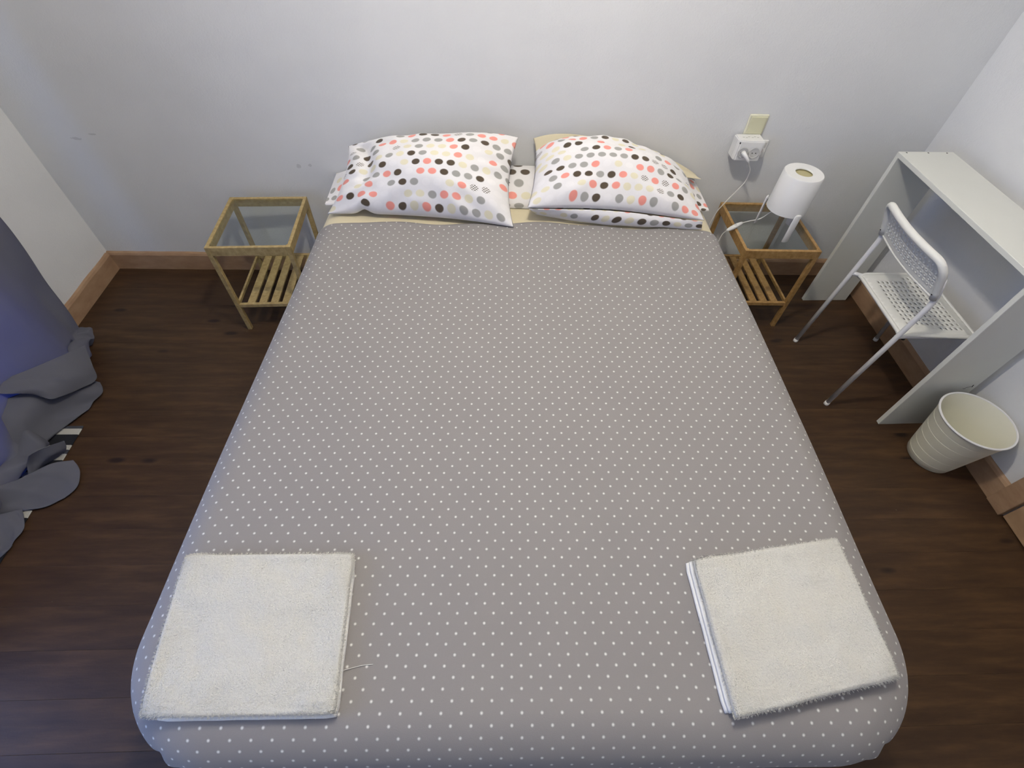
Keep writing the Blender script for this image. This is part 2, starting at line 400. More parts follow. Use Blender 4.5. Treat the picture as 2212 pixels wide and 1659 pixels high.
# skirting boards, hand painted: top edge slightly uneven
def skirting(name, ax, a0, a1, wall, sgn, label, h=0.10, t=0.016, seed=0):
    n = max(6, int(abs(a1-a0)/0.05)); bm = bmesh.new(); prev = None
    for i in range(n+1):
        a = a0+(a1-a0)*i/n; e = 0.004*nz(a*7, seed)+0.002*nz(a*31, seed+3)
        pr = [(0.0, 0.0), (t+0.002*nz(a*11, seed+9), 0.0), (t, h*0.86+e), (t*0.72, h*0.96+e), (t*0.3, h+e), (0, h+e)]
        ring = []
        for (d, z) in pr:
            co = (wall+sgn*d, a, z) if ax == 'y' else (a, wall+sgn*d, z)
            ring.append(bm.verts.new(co))
        if prev:
            for k in range(len(ring)): bm.faces.new((prev[k], prev[(k+1) % 6], ring[(k+1) % 6], ring[k]))
        else: bm.faces.new(ring)
        prev = ring
    bm.faces.new(prev[::-1])
    return tag(link(name, bm_done(bm, name), M['skirting']), label, kind='structure')
skirting('baseboard_back', 'x', XL, XR, 0, -1, 'tan painted skirting board along the back wall', seed=1)
skirting('baseboard_left', 'y', -0.0165, WY1+0.05, XL, 1, 'tan painted skirting board along the left wall', seed=5)
skirting('baseboard_right', 'y', -0.0165, DY1+0.073, XR, -1, 'tan painted skirting board behind the desk and bin', seed=8)

# ceiling lamp: the room's own electric light, above the bed
cl = empty('ceiling_lamp', (LAMP_POS[0], LAMP_POS[1], ZC)); tag(cl, 'round white globe lamp hanging from the ceiling', 'ceiling lamp')
lathe('ceiling_rose', [(0, 0), (0.05, 0), (0.045, -0.025), (0, -0.03)], M['white_plastic'], cl, 32)
tube('pendant_cord', [(0, 0, -0.028), (0, 0, -0.1), (0, 0, LAMP_POS[2]-ZC+0.059)], 0.004, M['white_plastic'], cl, 8)
R_G = 0.06
lathe('globe', [(R_G*math.sin(PI*i/16), R_G*math.cos(PI*i/16)) for i in range(17)], mat_emit('globe_glow', (1.0, 0.925, 0.80, 1), LAMP_POWER/(4*PI*R_G*R_G)/PI*1.0), cl, 32, (0, 0, LAMP_POS[2]-ZC))

# ------------------------------------------------------------------ the bed
TOP, RR, R0, YFOOT, HW0 = 0.536, 0.235, 0.095, -2.128, 0.850
CHW = HW0-RR
def bed_c(y): return 0.047-0.026*min(1.5, max(-0.4, (-0.39-y)/1.25))-0.010*ss(-0.7, -2.0, y)
def bed_k(y): return (0.838+0.026*min(1.5, max(-0.4, (-0.39-y)/1.25))-0.008*ss(-1.3, -2.0, y))/HW0
def drape(px, py, off=0.0, dmax=0.24, wr=1.0):
    cx = min(CHW, max(-CHW, px)); cy = max(py, YFOOT+RR)
    dx, dy = px-cx, py-cy; d = math.hypot(dx, dy)
    L0 = RR-R0; q = R0*PI/2; r1 = R0+off
    if d < L0: h, dr = d, 0
    elif d < L0+q:
        a = (d-L0)/R0; h = L0+r1*math.sin(a); dr = r1*(1-math.cos(a))
    else:
        e = d-L0-q; h = L0+r1; dr = r1+e
        if e > dmax-0.08:                       # tucked under the mattress
            t = e-(dmax-0.08); dr = r1+dmax-0.08+min(t, 0.04)*0.8; h -= 0.7*max(0, t)
            # belly of the cloth just above the tuck
    if abs(dx) > 1e-6 and dy < -1e-6 and d > L0:          # hospital corner: creases below the rounding
        an = math.atan2(-dy, abs(dx)); sgn = 1 if dx > 0 else -1
        w = 0.6*ss(L0+q*0.80, L0+q*1.25, d)
        h -= w*(0.020*math.exp(-((an-0.80)/0.07)**2)+0.012*math.exp(-((an-1.02-0.05*sgn)/0.06)**2))
        h += w*0.010*math.exp(-((an-0.92)/0.07)**2)
        w2_ = ss(L0+q*0.60, L0+q*0.88, d); h -= w2_*0.007*math.exp(-((an-1.08)/0.045)**2); h += w2_*0.005*math.exp(-((an-1.19)/0.05)**2)
    if d > 1e-9: bx, by = cx+dx/d*h, cy+dy/d*h
    else: bx, by = px, py
    z = TOP+off-dr
    z += wr*(0.0025*nz(px*2.1, py*2.3, 1.0)+0.0012*nz(px*7, py*4, 4.0))
    y = by-0.016*(bx/HW0)*ss(-1.2, -2.1, by)
    return Vector((bed_c(by)+bx*bed_k(by), y, z))
def bed_top(x, y):      # height of the made bed at a plan position
    bx = (x-bed_c(y))/bed_k(y)
    cx = min(CHW, max(-CHW, bx)); cy = max(y, YFOOT+RR)
    d = math.hypot(bx-cx, y-cy); L0 = RR-R0
    if d <= L0: return TOP+0.003
    s = min(1, (d-L0)/R0); return TOP+0.003-R0*(1-math.sqrt(max(0, 1-s*s)))
bed = empty('double_bed', (0.04, -1.05, 0)); tag(bed, 'double bed with a low wooden base under the made-up bedding', 'bed')
o = box('mattress', -0.765, 0.765, -1.00, 1.03, 0.27, 0.505, M['white_plastic'], bed, 0.07, 4)
o.data.materials.clear(); o.data.materials.append(M['beige'])
box('bed_base', -0.66, 0.66, -0.86, 1.03, 0.15, 0.268, M['beech'], bed, 0.006)
for sx in (-1, 1):
    for sy in (-1, 0, 1):
        lathe('leg', [(0, 0), (0.022, 0), (0.028, 0.149), (0, 0.149)], M['beech'], bed, 16, (sx*0.58, sy*0.80, 0))
EXT = RR-RR+R0*PI/2+(RR-R0)+0.20           # unfolded cloth beyond the core
PXM = CHW+EXT
def head_edge(px):                         # hem of the bedspread towards the pillows
    return -0.374-0.050*(px/0.85)**2*(1 if px > 0 else 0.55)+0.010*math.sin(px*9+0.7)+0.004*math.sin(px*23)
YEND = YFOOT+RR-EXT
def spread_uv(u, v):
    px = -PXM+2*PXM*u; y0 = head_edge(px); py = y0+(YEND-y0)*v
    return (px, py)
def spread_fn(u, v):
    px, py = spread_uv(u, v)
    p = drape(px, py)
    if v < 0.02: p.z += 0.003*(1-v/0.02)*(1+nz(px*6, 3))     # hem lifts a little
    return p
me = grid_mesh('bedspread', spread_fn, 220, 250, spread_uv)
sp = link('bedspread', me, M['spread']); tag(sp, 'grey bedspread with small white dots tucked over the bed', 'bedspread')
md = sp.modifiers.new('thick', 'SOLIDIFY'); md.thickness = 0.0025; md.offset = -1
def sheet_uv(u, v): return (-PXM+2*PXM*u, -0.03+(-0.75+0.03)*v)
me = grid_mesh('flat_sheet', lambda u, v: drape(*sheet_uv(u, v), off=-0.006, wr=1.0)+Vector((0, 0, 0.0015*nz(sheet_uv(u, v)[0]*9, v*12)*(1-ss(0.35, 0.45, v)))), 120, 40, sheet_uv)
fs = link('flat_sheet', me, M['beige']); tag(fs, 'plain beige sheet showing between the pillows and the grey bedspread', 'sheet')
md = fs.modifiers.new('thick', 'SOLIDIFY'); md.thickness = 0.0015; md.offset = -1
# long dotted bolster under the pillows
BX0, BX1 = -0.768, 0.862
def bol_z(x, y):
    t = (y+0.255)/0.245
    if t <= 0 or t >= 1: return TOP
    e = min(1, (x-BX0)/0.20, (BX1-x)/0.24); e = max(0, e)
    return TOP+0.006+(0.098*(1-(1-e)**1.6) if e < 1 else 0.098)*(t**0.55)*((1-t)**0.22)*1.15
def bolster_fn(u, v):
    y = -0.255+0.245*(0.5-0.5*math.cos(PI*min(1, v*2))) if v <= 0.5 else -0.01-0.245*(0.5-0.5*math.cos(PI*(v-0.5)*2))
    uu = 0.5-0.5*math.cos(PI*u); x = BX0+(BX1-BX0)*(0.35*uu+0.65*u)
    if v <= 0.5: z = bol_z(x, y)+0.003*nz(x*9, y*9)*ss(0, 0.03, z_e(x))
    else: z = TOP+0.005-0.03*0
    edge = 1-ss(0, 0.07, z_e(x))
    return Vector((x, y, z-0.012*edge*(1 if False else 0)))
def z_e(x): return max(0, min(x-BX0, BX1-x))
me = grid_mesh('bolster', bolster_fn, 110, 48, lambda u, v: (u*1.66, v*0.62+0.013))
bo = link('bolster', me, M['dots_c']); tag(bo, 'long flat bolster in a dotted case lying under the pillows', 'bolster')

def pillow(name, BL, BR, TR_, TL, front, back, mat, parent=None, nu=72, nv=52, pin=(0.02, 0.02), seed=0.0, dims=(0.72, 0.48), wrinkle=1.0, clampf=None, expo=0.48, fold=None, arch=None, lift=None):
    BL, BR, TR_, TL = map(Vector, (BL, BR, TR_, TL))
    nrm = ((BR-BL+TR_-TL).cross(TL-BL+TR_-BR)).normalized()
    verts, faces, uvs = [], [], []
    def basep(u, v):
        a = 2*u-1; b = 2*v-1
        u2 = u-(pin[0]*(1-b*b)*a*0.9); v2 = v-(pin[1]*(1-a*a)*b*0.9)
        return BL*(1-u2)*(1-v2)+BR*u2*(1-v2)+TR_*u2*v2+TL*(1-u2)*v2
    idx = {}
    for side in (0, 1):
        for j in range(nv+1):
            for i in range(nu+1):
                onb = i in (0, nu) or j in (0, nv)
                if side == 1 and onb: idx[(1, i, j)] = idx[(0, i, j)]; continue
                # denser towards the seams
                u = 0.5-0.5*math.cos(PI*i/nu); u = 0.6*u+0.4*i/nu
                v = 0.5-0.5*math.cos(PI*j/nv); v = 0.6*v+0.4*j/nv
                a, b = 2*u-1, 2*v-1
                s = (max(0, (1-a*a))*max(0, (1-b*b)))**expo
                p = basep(u, v)
                if arch: k_ = arch[1]; p.z += arch[0]*v*v*(1-(1-u/k_)**3 if u < k_ else 1-((u-k_)/(1-k_))**3)
                if lift: p.z += lift[0]*math.exp(-((u-lift[1])/lift[2])**2)*(1-v)**5
                if side == 0:
                    ed = min(1-abs(a), 1-abs(b))
                    w = 0.010*nz(u*3.2+seed, v*3.1, seed)+0.006*nz(u*7+seed, v*6.0, seed+5)
                    ang = math.atan2(b, a); rad = math.hypot(a, b)
                    w += 0.011*ss(0.45, 0.9, rad)*nz(ang*4.6+seed*3, rad*1.0, seed+2)*(1-ss(0.93, 1.0, max(abs(a), abs(b))))
                    if fold: w -= fold[2]*math.exp(-((u-fold[0]-0.05*math.sin(v*4))/fold[1])**2)*ss(0.15, 0.5, v)*min(1, ed*5)
                    p = p+nrm*(front*s+w*wrinkle*min(1, ed*6))
                else: p = p-nrm*(back*s)
                p.y = min(p.y, -0.006)
                if clampf: p = clampf(p, side)
                idx[(side, i, j)] = len(verts); verts.append(p); uvs.append((u*dims[0]+0.01*seed, v*dims[1]+(0 if side == 0 else 0.013)))
    for side in (0, 1):
        for j in range(nv):
            for i in range(nu):
                q = [idx[(side, i, j)], idx[(side, i+1, j)], idx[(side, i+1, j+1)], idx[(side, i, j+1)]]
                faces.append(tuple(q if side == 0 else q[::-1]))
    me = bpy.data.meshes.new(name); me.from_pydata([tuple(v) for v in verts], [], faces); me.update()
    uv = me.uv_layers.new(name='UVMap')
    for lp in me.loops: uv.data[lp.index].uv = uvs[lp.vertex_index]
    for p in me.polygons: p.use_smooth = True
    return link(name, me, mat, parent)
def clamp_bed(p, side):
    zmin = max(TOP+0.004, bol_z(p.x, p.y)+0.008)
    if p.z < zmin: p.z = zmin+(0.002 if side == 0 else 0)
    return p
pL = pillow('pillow', onz(707, 462, 0.545), onz(1110, 491, 0.545), ony(1120, 297, -0.075), ony(752, 316, -0.085), 0.135, 0.035, M['dots_a'],
            seed=1.3, clampf=clamp_bed, pin=(0.045, 0.06), dims=(0.76, 0.53), fold=(0.13, 0.045, 0.026), arch=(0.035, 0.6), expo=0.55, lift=(0.022, 0.2, 0.035), wrinkle=1.5)
tag(pL, 'plump dotted pillow without any plain pillow behind it', 'pillow')
PR0, PR1 = onz(1139, 450, 0.600)+Vector((0, -0.006, 0)), onz(1520, 476, 0.585)+Vector((0, -0.006, 0))
pR = pillow('pillow', PR0, PR1, ony(1478, 380, -0.110), ony(1157, 327, -0.105), 0.135, 0.0, M['dots_b'],
            seed=4.1, clampf=clamp_bed, pin=(0.015, 0.0), dims=(0.78, 0.50), arch=(0.072, 0.36), expo=0.55, lift=(0.024, 0.45, 0.4), wrinkle=1.3)
tag(pR, 'dotted pillow with an open case flap, leaning on a beige pillow', 'pillow')
# the open flap of its case, hanging under the front seam
def flap_fn(u, v):
    a = (PR0+Vector((0.008, 0, 0.0))).lerp(PR1+Vector((-0.006, 0, 0)), u)
    k = u*4; fp = [onz(x, y, 0.546) for x, y in ((1158, 462), (1232, 476), (1310, 485), (1420, 491), (1515, 495))]
    q = min(3, int(k)); front = fp[q].lerp(fp[q+1], k-q)
    b = 4*u*(1-u); a.z += 0.022*math.exp(-((u-0.45)/0.4)**2)-0.004
    p = a.lerp(front, v); p.y -= 0.012*b*math.sin(PI*v); p.z += 0.008*math.sin(PI*v)*b+0.005*nz(u*7, v*3, 7)*v
    p.z = max(p.z, TOP+0.006); return p
me = grid_mesh('case_flap', flap_fn, 60, 10, lambda u, v: (u*0.76, v*0.075+0.6))
fl = link('case_flap', me, M['dots_b'], pR); md = fl.modifiers.new('thick', 'SOLIDIFY'); md.thickness = 0.002
pB = pillow('pillow', (0.11, -0.085, 0.655), (0.850, -0.110, 0.600), ony(1503, 377, -0.022), ony(1152, 299, -0.022), 0.012, 0.006, M['beige_pillow'],
            seed=8.2, clampf=clamp_bed, pin=(0.01, 0.0), dims=(0.7, 0.4), wrinkle=0.15, arch=(0.060, 0.42))
tag(pB, 'plain beige pillow squeezed between a dotted pillow and the wall', 'pillow')

# ------------------------------------------------------------------ folded towels
def towel(name, corners, label, layers, seed, under):
    t = empty(name, tuple(sum((Vector(c) for c in corners), Vector())/4)); base = t.location.copy()
    tag(t, label, 'towel', 'folded towels at the bed foot')
    TL, TR_, BR, BL = [Vector((c[0], c[1], 0)) for c in corners]
    def plan(a, b): return BL*(1-a)*(1-b)+BR*a*(1-b)+TR_*a*b+TL*(1-a)*b
    n = 46; zoff = 0.0; tops = []
    for li, (th, sh, rs, mname, pname) in enumerate(layers):
        vs, fs = [], []; idx = {}
        def pos(a, b, z):
            p = plan(a, b)
            return Vector((p.x+sh[0], p.y+sh[1], 0)), z
        for side in (0, 1):
            for j in range(n+1):
                for i in range(n+1):
                    onb = i in (0, n) or j in (0, n)
                    if side and onb: idx[(1, i, j)] = idx[(0, i, j)]; continue
                    c = lambda k: 0.55*(0.5-0.5*math.cos(PI*k/n))+0.45*k/n
                    a, b = c(i), c(j)
                    ex = min(a, 1-a)*0.38; ey = min(b, 1-b)*0.33; rr_ = th*0.5
                    # rounded corners: pull the corner in
                    aa = rs+(1-2*rs)*a; bb = rs+(1-2*rs)*b
                    qx, qy = abs(2*a-1), abs(2*b-1); pull = 0.004*max(0, qx-0.86)/0.14*max(0, qy-0.86)/0.14
                    aa += -math.copysign(pull, a-0.5)*2; bb += -math.copysign(pull, b-0.5)*2
                    aa += 0.006*nz(b*5, seed+li)*(1 if a > 0.5 else 0.7); bb += 0.006*nz(a*5, seed+li+7)
                    p = plan(aa, bb); x, y = p.x+sh[0], p.y+sh[1]
                    e = min(ex, ey); f = math.sqrt(max(0, 1-max(0, 1-e/rr_)**2)) if e < rr_ else 1
                    wav = (0.007*nz(a*3+seed, b*3, li)+0.004*nz(a*8+seed, b*8, li+3)+0.0015*nz(a*22+seed, b*22, li+5))*min(1, e/0.02)
                    z0 = bed_top(x, y)+0.0015+zoff
                    z = z0+th*0.5+(f*th*0.5+(wav if li == len(layers)-1 else 0) if side == 0 else -f*th*0.5+0.0)
                    idx[(side, i, j)] = len(vs); vs.append(Vector((x, y, z))-base)
                    if side == 0 and li == len(layers)-1: tops.append((Vector((x, y, z))-base, e))
        for side in (0, 1):
            for j in range(n):
                for i in range(n):
                    q = [idx[(side, i, j)], idx[(side, i+1, j)], idx[(side, i+1, j+1)], idx[(side, i, j+1)]]
                    fs.append(tuple(q if side == 0 else q[::-1]))
        me = bpy.data.meshes.new(pname); me.from_pydata([tuple(v) for v in vs], [], fs); me.update()
        link(pname, me, M[mname], t, True); zoff += th+0.001
    # terry loops standing off the upper fold
    rnd = random.Random(seed); vs, fs = [], []
    for k in range(32000):
        p, e = tops[rnd.randrange(len(tops))]
        q, _ = tops[rnd.randrange(len(tops))]
        a = rnd.random()*2*PI; d = Vector((rnd.uniform(-1, 1), rnd.uniform(-1, 1), 0))*0.005
        out = Vector((p.x, p.y, 0)); 
        edge = 1 if e < 0.008 else 0
        o_ = p+d*(0.6 if edge else 1.0); hgt = rnd.uniform(0.0014, 0.0034)
        dirv = Vector((math.cos(a)*0.8, math.sin(a)*0.8, 0.9)).normalized()
        if edge and out.length > 0.05: dirv = (out.normalized()*1.1+Vector((math.cos(a), math.sin(a), 0.2))*0.6).normalized(); hgt *= 1.6; o_ = p+Vector((-d.y, d.x, 0))*0.5
        side_ = dirv.cross(Vector((math.sin(a), math.cos(a), 0.3))).normalized()*0.0006
        b0 = len(vs); o_ = o_-Vector((0, 0, 0.0006))
        vs += [o_-side_, o_+side_, o_+dirv*hgt]; fs.append((b0, b0+1, b0+2))
    me = bpy.data.meshes.new('terry_loops'); me.from_pydata([tuple(v) for v in vs], [], fs); me.update()
    lo = link('terry_loops', me, M['terry'], t); lo['kind'] = 'stuff'
    return t
ZT = TOP+0.02
tl = towel('folded_towel', [onz(405, 1200, ZT), onz(768, 1197, ZT), onz(728, 1545, ZT), onz(300, 1552, ZT)], 'folded white towel with a loose thread beside it on the grey bedspread',
           [(0.006, (0.012, -0.014), 0.03, 'hem', 'lower_fold'), (0.006, (0.006, -0.003), 0.012, 'hem', 'middle_fold'), (0.013, (-0.002, 0.0), 0.0, 'terry', 'upper_fold')], 3, None)
tr_ = towel('folded_towel', [onz(1490, 1212, ZT), onz(1800, 1166, ZT), onz(1937, 1466, ZT), onz(1582, 1555, ZT)], 'fluffy folded white towel set slantwise, layered edge towards the bed middle',
            [(0.008, (-0.014, 0.004), 0.012, 'hem', 'lower_fold'), (0.007, (-0.008, 0.004), 0.010, 'hem', 'middle_fold'), (0.016, (0.002, 0.0), 0.0, 'terry', 'upper_fold')], 9, None)
b = tl.location; zt = TOP+0.0045
tube('loose_thread', [p-b for p in catmull([onz(735, 1450, zt), onz(760, 1443, zt), onz(785, 1437, zt), onz(806, 1435, zt)], 6)], 0.0006, M['hem'], tl, 5)

# ------------------------------------------------------------------ night stands
def copy_tree(o, parent=None):
    c = o.copy(); COL.objects.link(c); c.parent = parent
    for ch in list(o.children): copy_tree(ch, c)
    return c
def nightstand(loc, rz, mw, W, D, H, label):
    t = empty('night_stand', loc, rz); tag(t, label, 'night stand')
    lw = 0.019; rh = 0.040; rt = 0.014; x, y = W/2, D/2
    for sx in (-1, 1):
        for sy in (-1, 1):
            box('leg', min(sx*x, sx*(x-lw)), max(sx*x, sx*(x-lw)), min(sy*y, sy*(y-lw)), max(sy*y, sy*(y-lw)), 0, H, mw, t, 0.002)
        box('side_rail', min(sx*x, sx*(x-rt)), max(sx*x, sx*(x-rt)), -y+lw+0.0002, y-lw-0.0002, H-rh, H-0.0005, mw, t, 0.0015)
    box('front_rail', -x+lw+0.0002, x-lw-0.0002, -y, -y+rt, H-rh, H-0.0005, mw, t, 0.0015)
    box('back_rail', -x+lw+0.0002, x-lw-0.0002, y-rt, y, H-rh, H-0.0005, mw, t, 0.0015)
    box('glass_top', -x+rt+0.0005, x-rt-0.0005, -y+rt+0.0005, y-rt-0.0005, H-0.010, H-0.005, M['glass'], t)
    zs = 0.150
    for nm, ya, yb in (('shelf_front_rail', -y+0.002, -y+0.016), ('shelf_back_rail', y-0.016, y-0.002)):
        box(nm, -x+lw+0.0002, x-lw-0.0002, ya, yb, zs-0.012, zs+0.006, mw, t, 0.0012)
    for sx in (-1, 1):
        box('shelf_side_strip', sx*(x-0.010)-0.005, sx*(x-0.010)+0.005, -y+lw+0.0005, y-lw-0.0005, zs-0.010, zs+0.005, mw, t, 0.001)
    n = 5; pitch = 0.0535*W/0.335*0.95; me = None
    for i in range(n):
        xc = (i-(n-1)/2)*pitch
        if me is None:
            s = box('slat', -0.0165, 0.0165, -y+0.0165, y-0.0165, zs-0.006, zs+0.003, mw, t, 0.001); me = s.data; s.location.x = xc
        else:
            s = bpy.data.objects.new('slat', me); COL.objects.link(s); s.parent = t; s.location.x = xc
    return t
NLW, NLD, NLH = 0.336, 0.372, 0.457
nightstand((-1.068, -0.262, 0), 0.045, M['bamboo'], 0.336, 0.372, 0.462, 'bamboo night stand with an empty glass top and slatted shelf')
NR = (1.178, -0.230)
nightstand((NR[0], NR[1], 0), -0.005, M['bamboo_warm'], 0.336, 0.374, 0.452, 'bamboo night stand with glass top carrying the white lamp')
GZ = 0.452-0.005

# ------------------------------------------------------------------ table lamp with cord
LC = (1.193, -0.258)
lamp = empty('table_lamp', (LC[0], LC[1], GZ)); tag(lamp, 'white tripod table lamp with a drum shade on the glass night stand', 'lamp')
zt, zb = 0.272, 0.112; rt_, rb_ = 0.0790, 0.0815
lathe('shade', [(rb_, zb), (rt_, zt-0.004), (rt_-0.003, zt), (0.0355, zt), (0.034, zt-0.002), (0.034, zt-0.005), (rt_-0.006, zt-0.005), (rb_-0.003, zb)], M['white_plastic'], lamp, 64, closed=True)
lathe('shade_diffuser', [(0, zt-0.012), (0.040, zt-0.012), (0.040, zt-0.0055), (0.0385, zt-0.0055), (0.0385, zt-0.010), (0, zt-0.010)], M['brass'], lamp, 32)
lathe('socket_holder', [(0, 0.118), (0.026, 0.118), (0.028, 0.16), (0.019, 0.165), (0.019, 0.205), (0, 0.205)], M['white_plastic'], lamp, 24)
lathe('bulb', [(0.0, 0.2055), (0.013, 0.206), (0.022, 0.226), (0.024, 0.238), (0.018, 0.254), (0, 0.26)], M['brass'], lamp, 24)
for k, a in enumerate((-82, 138, 28)):
    a = math.radians(a); ca, sa = math.cos(a), math.sin(a)
    r0, r1 = 0.0890, 0.0890
    lg = tube('leg', [(ca*r1, sa*r1, 0.0015), (ca*r1, sa*r1, 0.004), (ca*r1, sa*r1, 0.06), (ca*r0, sa*r0, 0.126), (ca*r0, sa*r0, 0.132)], lambda t_: 0.011 if t_ < 0.1 or t_ > 0.97 else 0.0155, M['white_plastic'], lamp, 14)
    for v_ in lg.data.vertices:      # flat oval section: thin outwards, wide sideways
        e_ = v_.co.x*ca+v_.co.y*sa-r1; v_.co.x -= ca*e_*0.68; v_.co.y -= sa*e_*0.68
    tube('leg_arm', [(ca*(r0-0.002), sa*(r0-0.002), 0.124), (ca*0.05, sa*0.05, 0.124), (ca*0.024, sa*0.024, 0.124)], 0.003, M['white_plastic'], lamp, 8)
NSX = NR[0]-0.168
cp = [(LC[0]-0.005, LC[1]+0.03, GZ+0.118), (LC[0]-0.03, LC[1]+0.045, GZ+0.06), (1.135, -0.205, GZ+0.022), (1.09, -0.215, GZ+0.018), tuple(onz(1603, 481.5, GZ+0.019))]
cp2 = [tuple(onz(1571, 497.5, GZ+0.0142)), (0.957, -0.272, GZ-0.02), (0.948, -0.275, GZ-0.10), (0.944, -0.262, 0.24), (0.950, -0.20, 0.13), (0.956, -0.14, 0.16), (0.962, -0.105, 0.30),
       (0.982, -0.094, 0.42), (1.000, -0.094, 0.470), (1.040, -0.090, 0.540), (1.058, -0.094, 0.585), (1.052, -0.104, 0.640), (1.030, -0.112, 0.672)]
lb = Vector((LC[0], LC[1], GZ))
tube('cord_to_switch', [p-lb for p in catmull(cp, 8)], 0.0024, M['white_plastic'], lamp, 8)
pc = tube('cord_to_plug', [p-lb for p in catmull(cp2, 8)], 0.0022, M['white_plastic'], lamp, 8)
S0, S1 = onz(1604, 481, GZ+0.019), onz(1570, 498, GZ+0.014)
sw = tube('inline_switch', [S0.lerp(S1, k/12)-lb for k in range(13)], lambda t_: 0.0035+0.0065*math.sin(PI*min(1, max(0, t_)))**0.5, M['white_plastic'], lamp, 16)
SM = S0.lerp(S1, 0.5)-lb
box('switch_rocker', SM.x-0.006, SM.x+0.006, SM.y-0.004, SM.y+0.004, SM.z+0.0085, SM.z+0.0115, M['grey_socket'], sw, 0.0008, 1)

# ------------------------------------------------------------------ wall switch, socket and plug cube
ls = empty('light_switch', (1.047, 0, 0.79)); tag(ls, 'cream light switch on the wall above the socket cube', 'switch')
box('switch_plate', -0.041, 0.041, -0.010, -0.0003, -0.042, 0.042, M['cream_light'], ls, 0.004, 3)
box('switch_rocker', -0.033, 0.033, -0.016, -0.0102, -0.035, 0.035, M['cream'], ls, 0.0022, 2)
wo = empty('wall_socket', (1.072, 0, 0.692)); tag(wo, 'cream double socket plate behind the white socket cube', 'wall socket')
box('socket_plate', -0.068, 0.062, -0.012, -0.0003, -0.040, 0.036, M['white_plastic'], wo, 0.004, 3)
box('socket_contact', 0.036, 0.054, -0.0138, -0.0121, 0.005, 0.028, M['grey_socket'], wo, 0.0005, 1)
box('red_mark', 0.034, 0.046, -0.0138, -0.0121, -0.016, 0.0, M['red'], wo, 0.0005, 1)
box('screw', 0.040, 0.046, -0.0136, -0.0121, -0.034, -0.028, M['dark'], wo, 0.0005, 1)
ad = empty('socket_cube', (1.020, -0.0125, 0.712)); tag(ad, 'white multi-socket cube with a plug in it on the wall', 'adapter')
# body with splayed left flank and bevelled front, opening wells for two sockets
bm = bmesh.new()
prof = [(-0.052, 0.0), (-0.052, -0.052), (-0.044, -0.066), (0.056, -0.072), (0.060, -0.066), (0.060, 0.0)]
lo = [bm.verts.new((x, y, -0.042)) for x, y in prof]; hi = [bm.verts.new((x, y, 0.043)) for x, y in prof]
bm.faces.new(lo[::-1]); bm.faces.new(hi)
for k in range(6): bm.faces.new((lo[k], lo[(k+1) % 6], hi[(k+1) % 6], hi[k]))
bmesh.ops.bevel(bm, geom=list(bm.edges), offset=0.004, segments=2, affect='EDGES')
link('cube_body', bm_done(bm, 'cube_body'), M['white_plastic'], ad)
for sx in (-0.021, 0.026):
    w = empty('socket', (0, 0, 0)); COL.objects.unlink(w); bpy.data.objects.remove(w)
    r_ = lathe('socket', [(0.0225, 0.0), (0.0225, 0.003), (0.0195, 0.003), (0.0190, 0.0012), (0, 0.0012), (0, 0)], M['grey_socket'], ad, 28)
    r_.rotation_euler = (PI/2, 0, -0.066); r_.location = (sx, -0.0695-0.0667*(sx+0.044)*0.6, -0.004)
    for q in (-0.0075, 0.0075):
        h_ = box('socket_hole', q-0.002, q+0.002, -0.002, 0.002, 0.0013, 0.0020, M['dark'], r_)
bx_ = [(-0.028, 0.034), (-0.016, 0.032), (-0.004, 0.03), (0.010, 0.031), (0.022, 0.029), (0.034, 0.03)]
for k, (x, y) in enumerate(bx_):
    box('printed_mark', x, x+0.008, -y-0.005*(k % 2), -y+0.003-0.005*(k % 2), 0.0432, 0.0435, M['marks'], ad)
box('pilot_hole', -0.047, -0.043, -0.0655, -0.060, 0.030, 0.035, M['dark'], ad)
plug = empty('plug_tmp'); bpy.data.objects.remove(plug)
pg = tube('plug', [Vector(p)-lb for p in ((0.998, -0.0875, 0.709), (1.000, -0.096, 0.708), (1.008, -0.108, 0.702), (1.018, -0.114, 0.690), (1.030, -0.112, 0.670))], lambda t_: 0.011*(1-t_)+0.0035*t_, M['white_plastic'], lamp, 14)

# ------------------------------------------------------------------ desk
DX0, DX1, DYF, DYN, DH = 1.578, 1.813, -0.203, -1.003, 0.786
dk = empty('desk', ((DX0+DX1)/2, (DYF+DYN)/2, 0), 0.022); tag(dk, 'narrow white laminate desk standing against the wall', 'desk')
dl = (DX1-DX0)/2; dn = (DYF-DYN)/2; th = 0.018
box('side_panel', -dl, dl, dn-th, dn, 0, DH-th-0.0003, M['white_lam'], dk, 0.0012, 1)
sn = box('side_panel', -dl, dl, -dn, -dn+th, 0, DH-th-0.0003, M['white_lam'], dk, 0.0012, 1)
box('desk_top', -dl, dl, -dn, dn, DH-th, DH, M['white_lam'], dk, 0.0012, 1)
for sy in (-1, 1):
    for fx in (0.13, 0.52, 0.86):
        lathe('screw_hole', [(0, DH+0.0004), (0.0035, DH+0.0004), (0.0035, DH+0.0001)], M['dark'], dk, 12, (-dl+2*dl*fx, sy*(dn-0.010), 0))
# small black scuff on the outer face of the near side panel
for (x, z, w, h, a) in ((0.085, 0.255, 0.018, 0.0022, 0.5), (0.098, 0.262, 0.004, 0.014, 0.2), (0.075, 0.246, 0.010, 0.002, 0.2)):
    s = box('scuff', -w/2, w/2, -0.0003, 0.0, -h/2, h/2, M['dark'], sn); s.location = (x, -dn-0.0001, z); s.rotation_euler = (0, -a, 0)

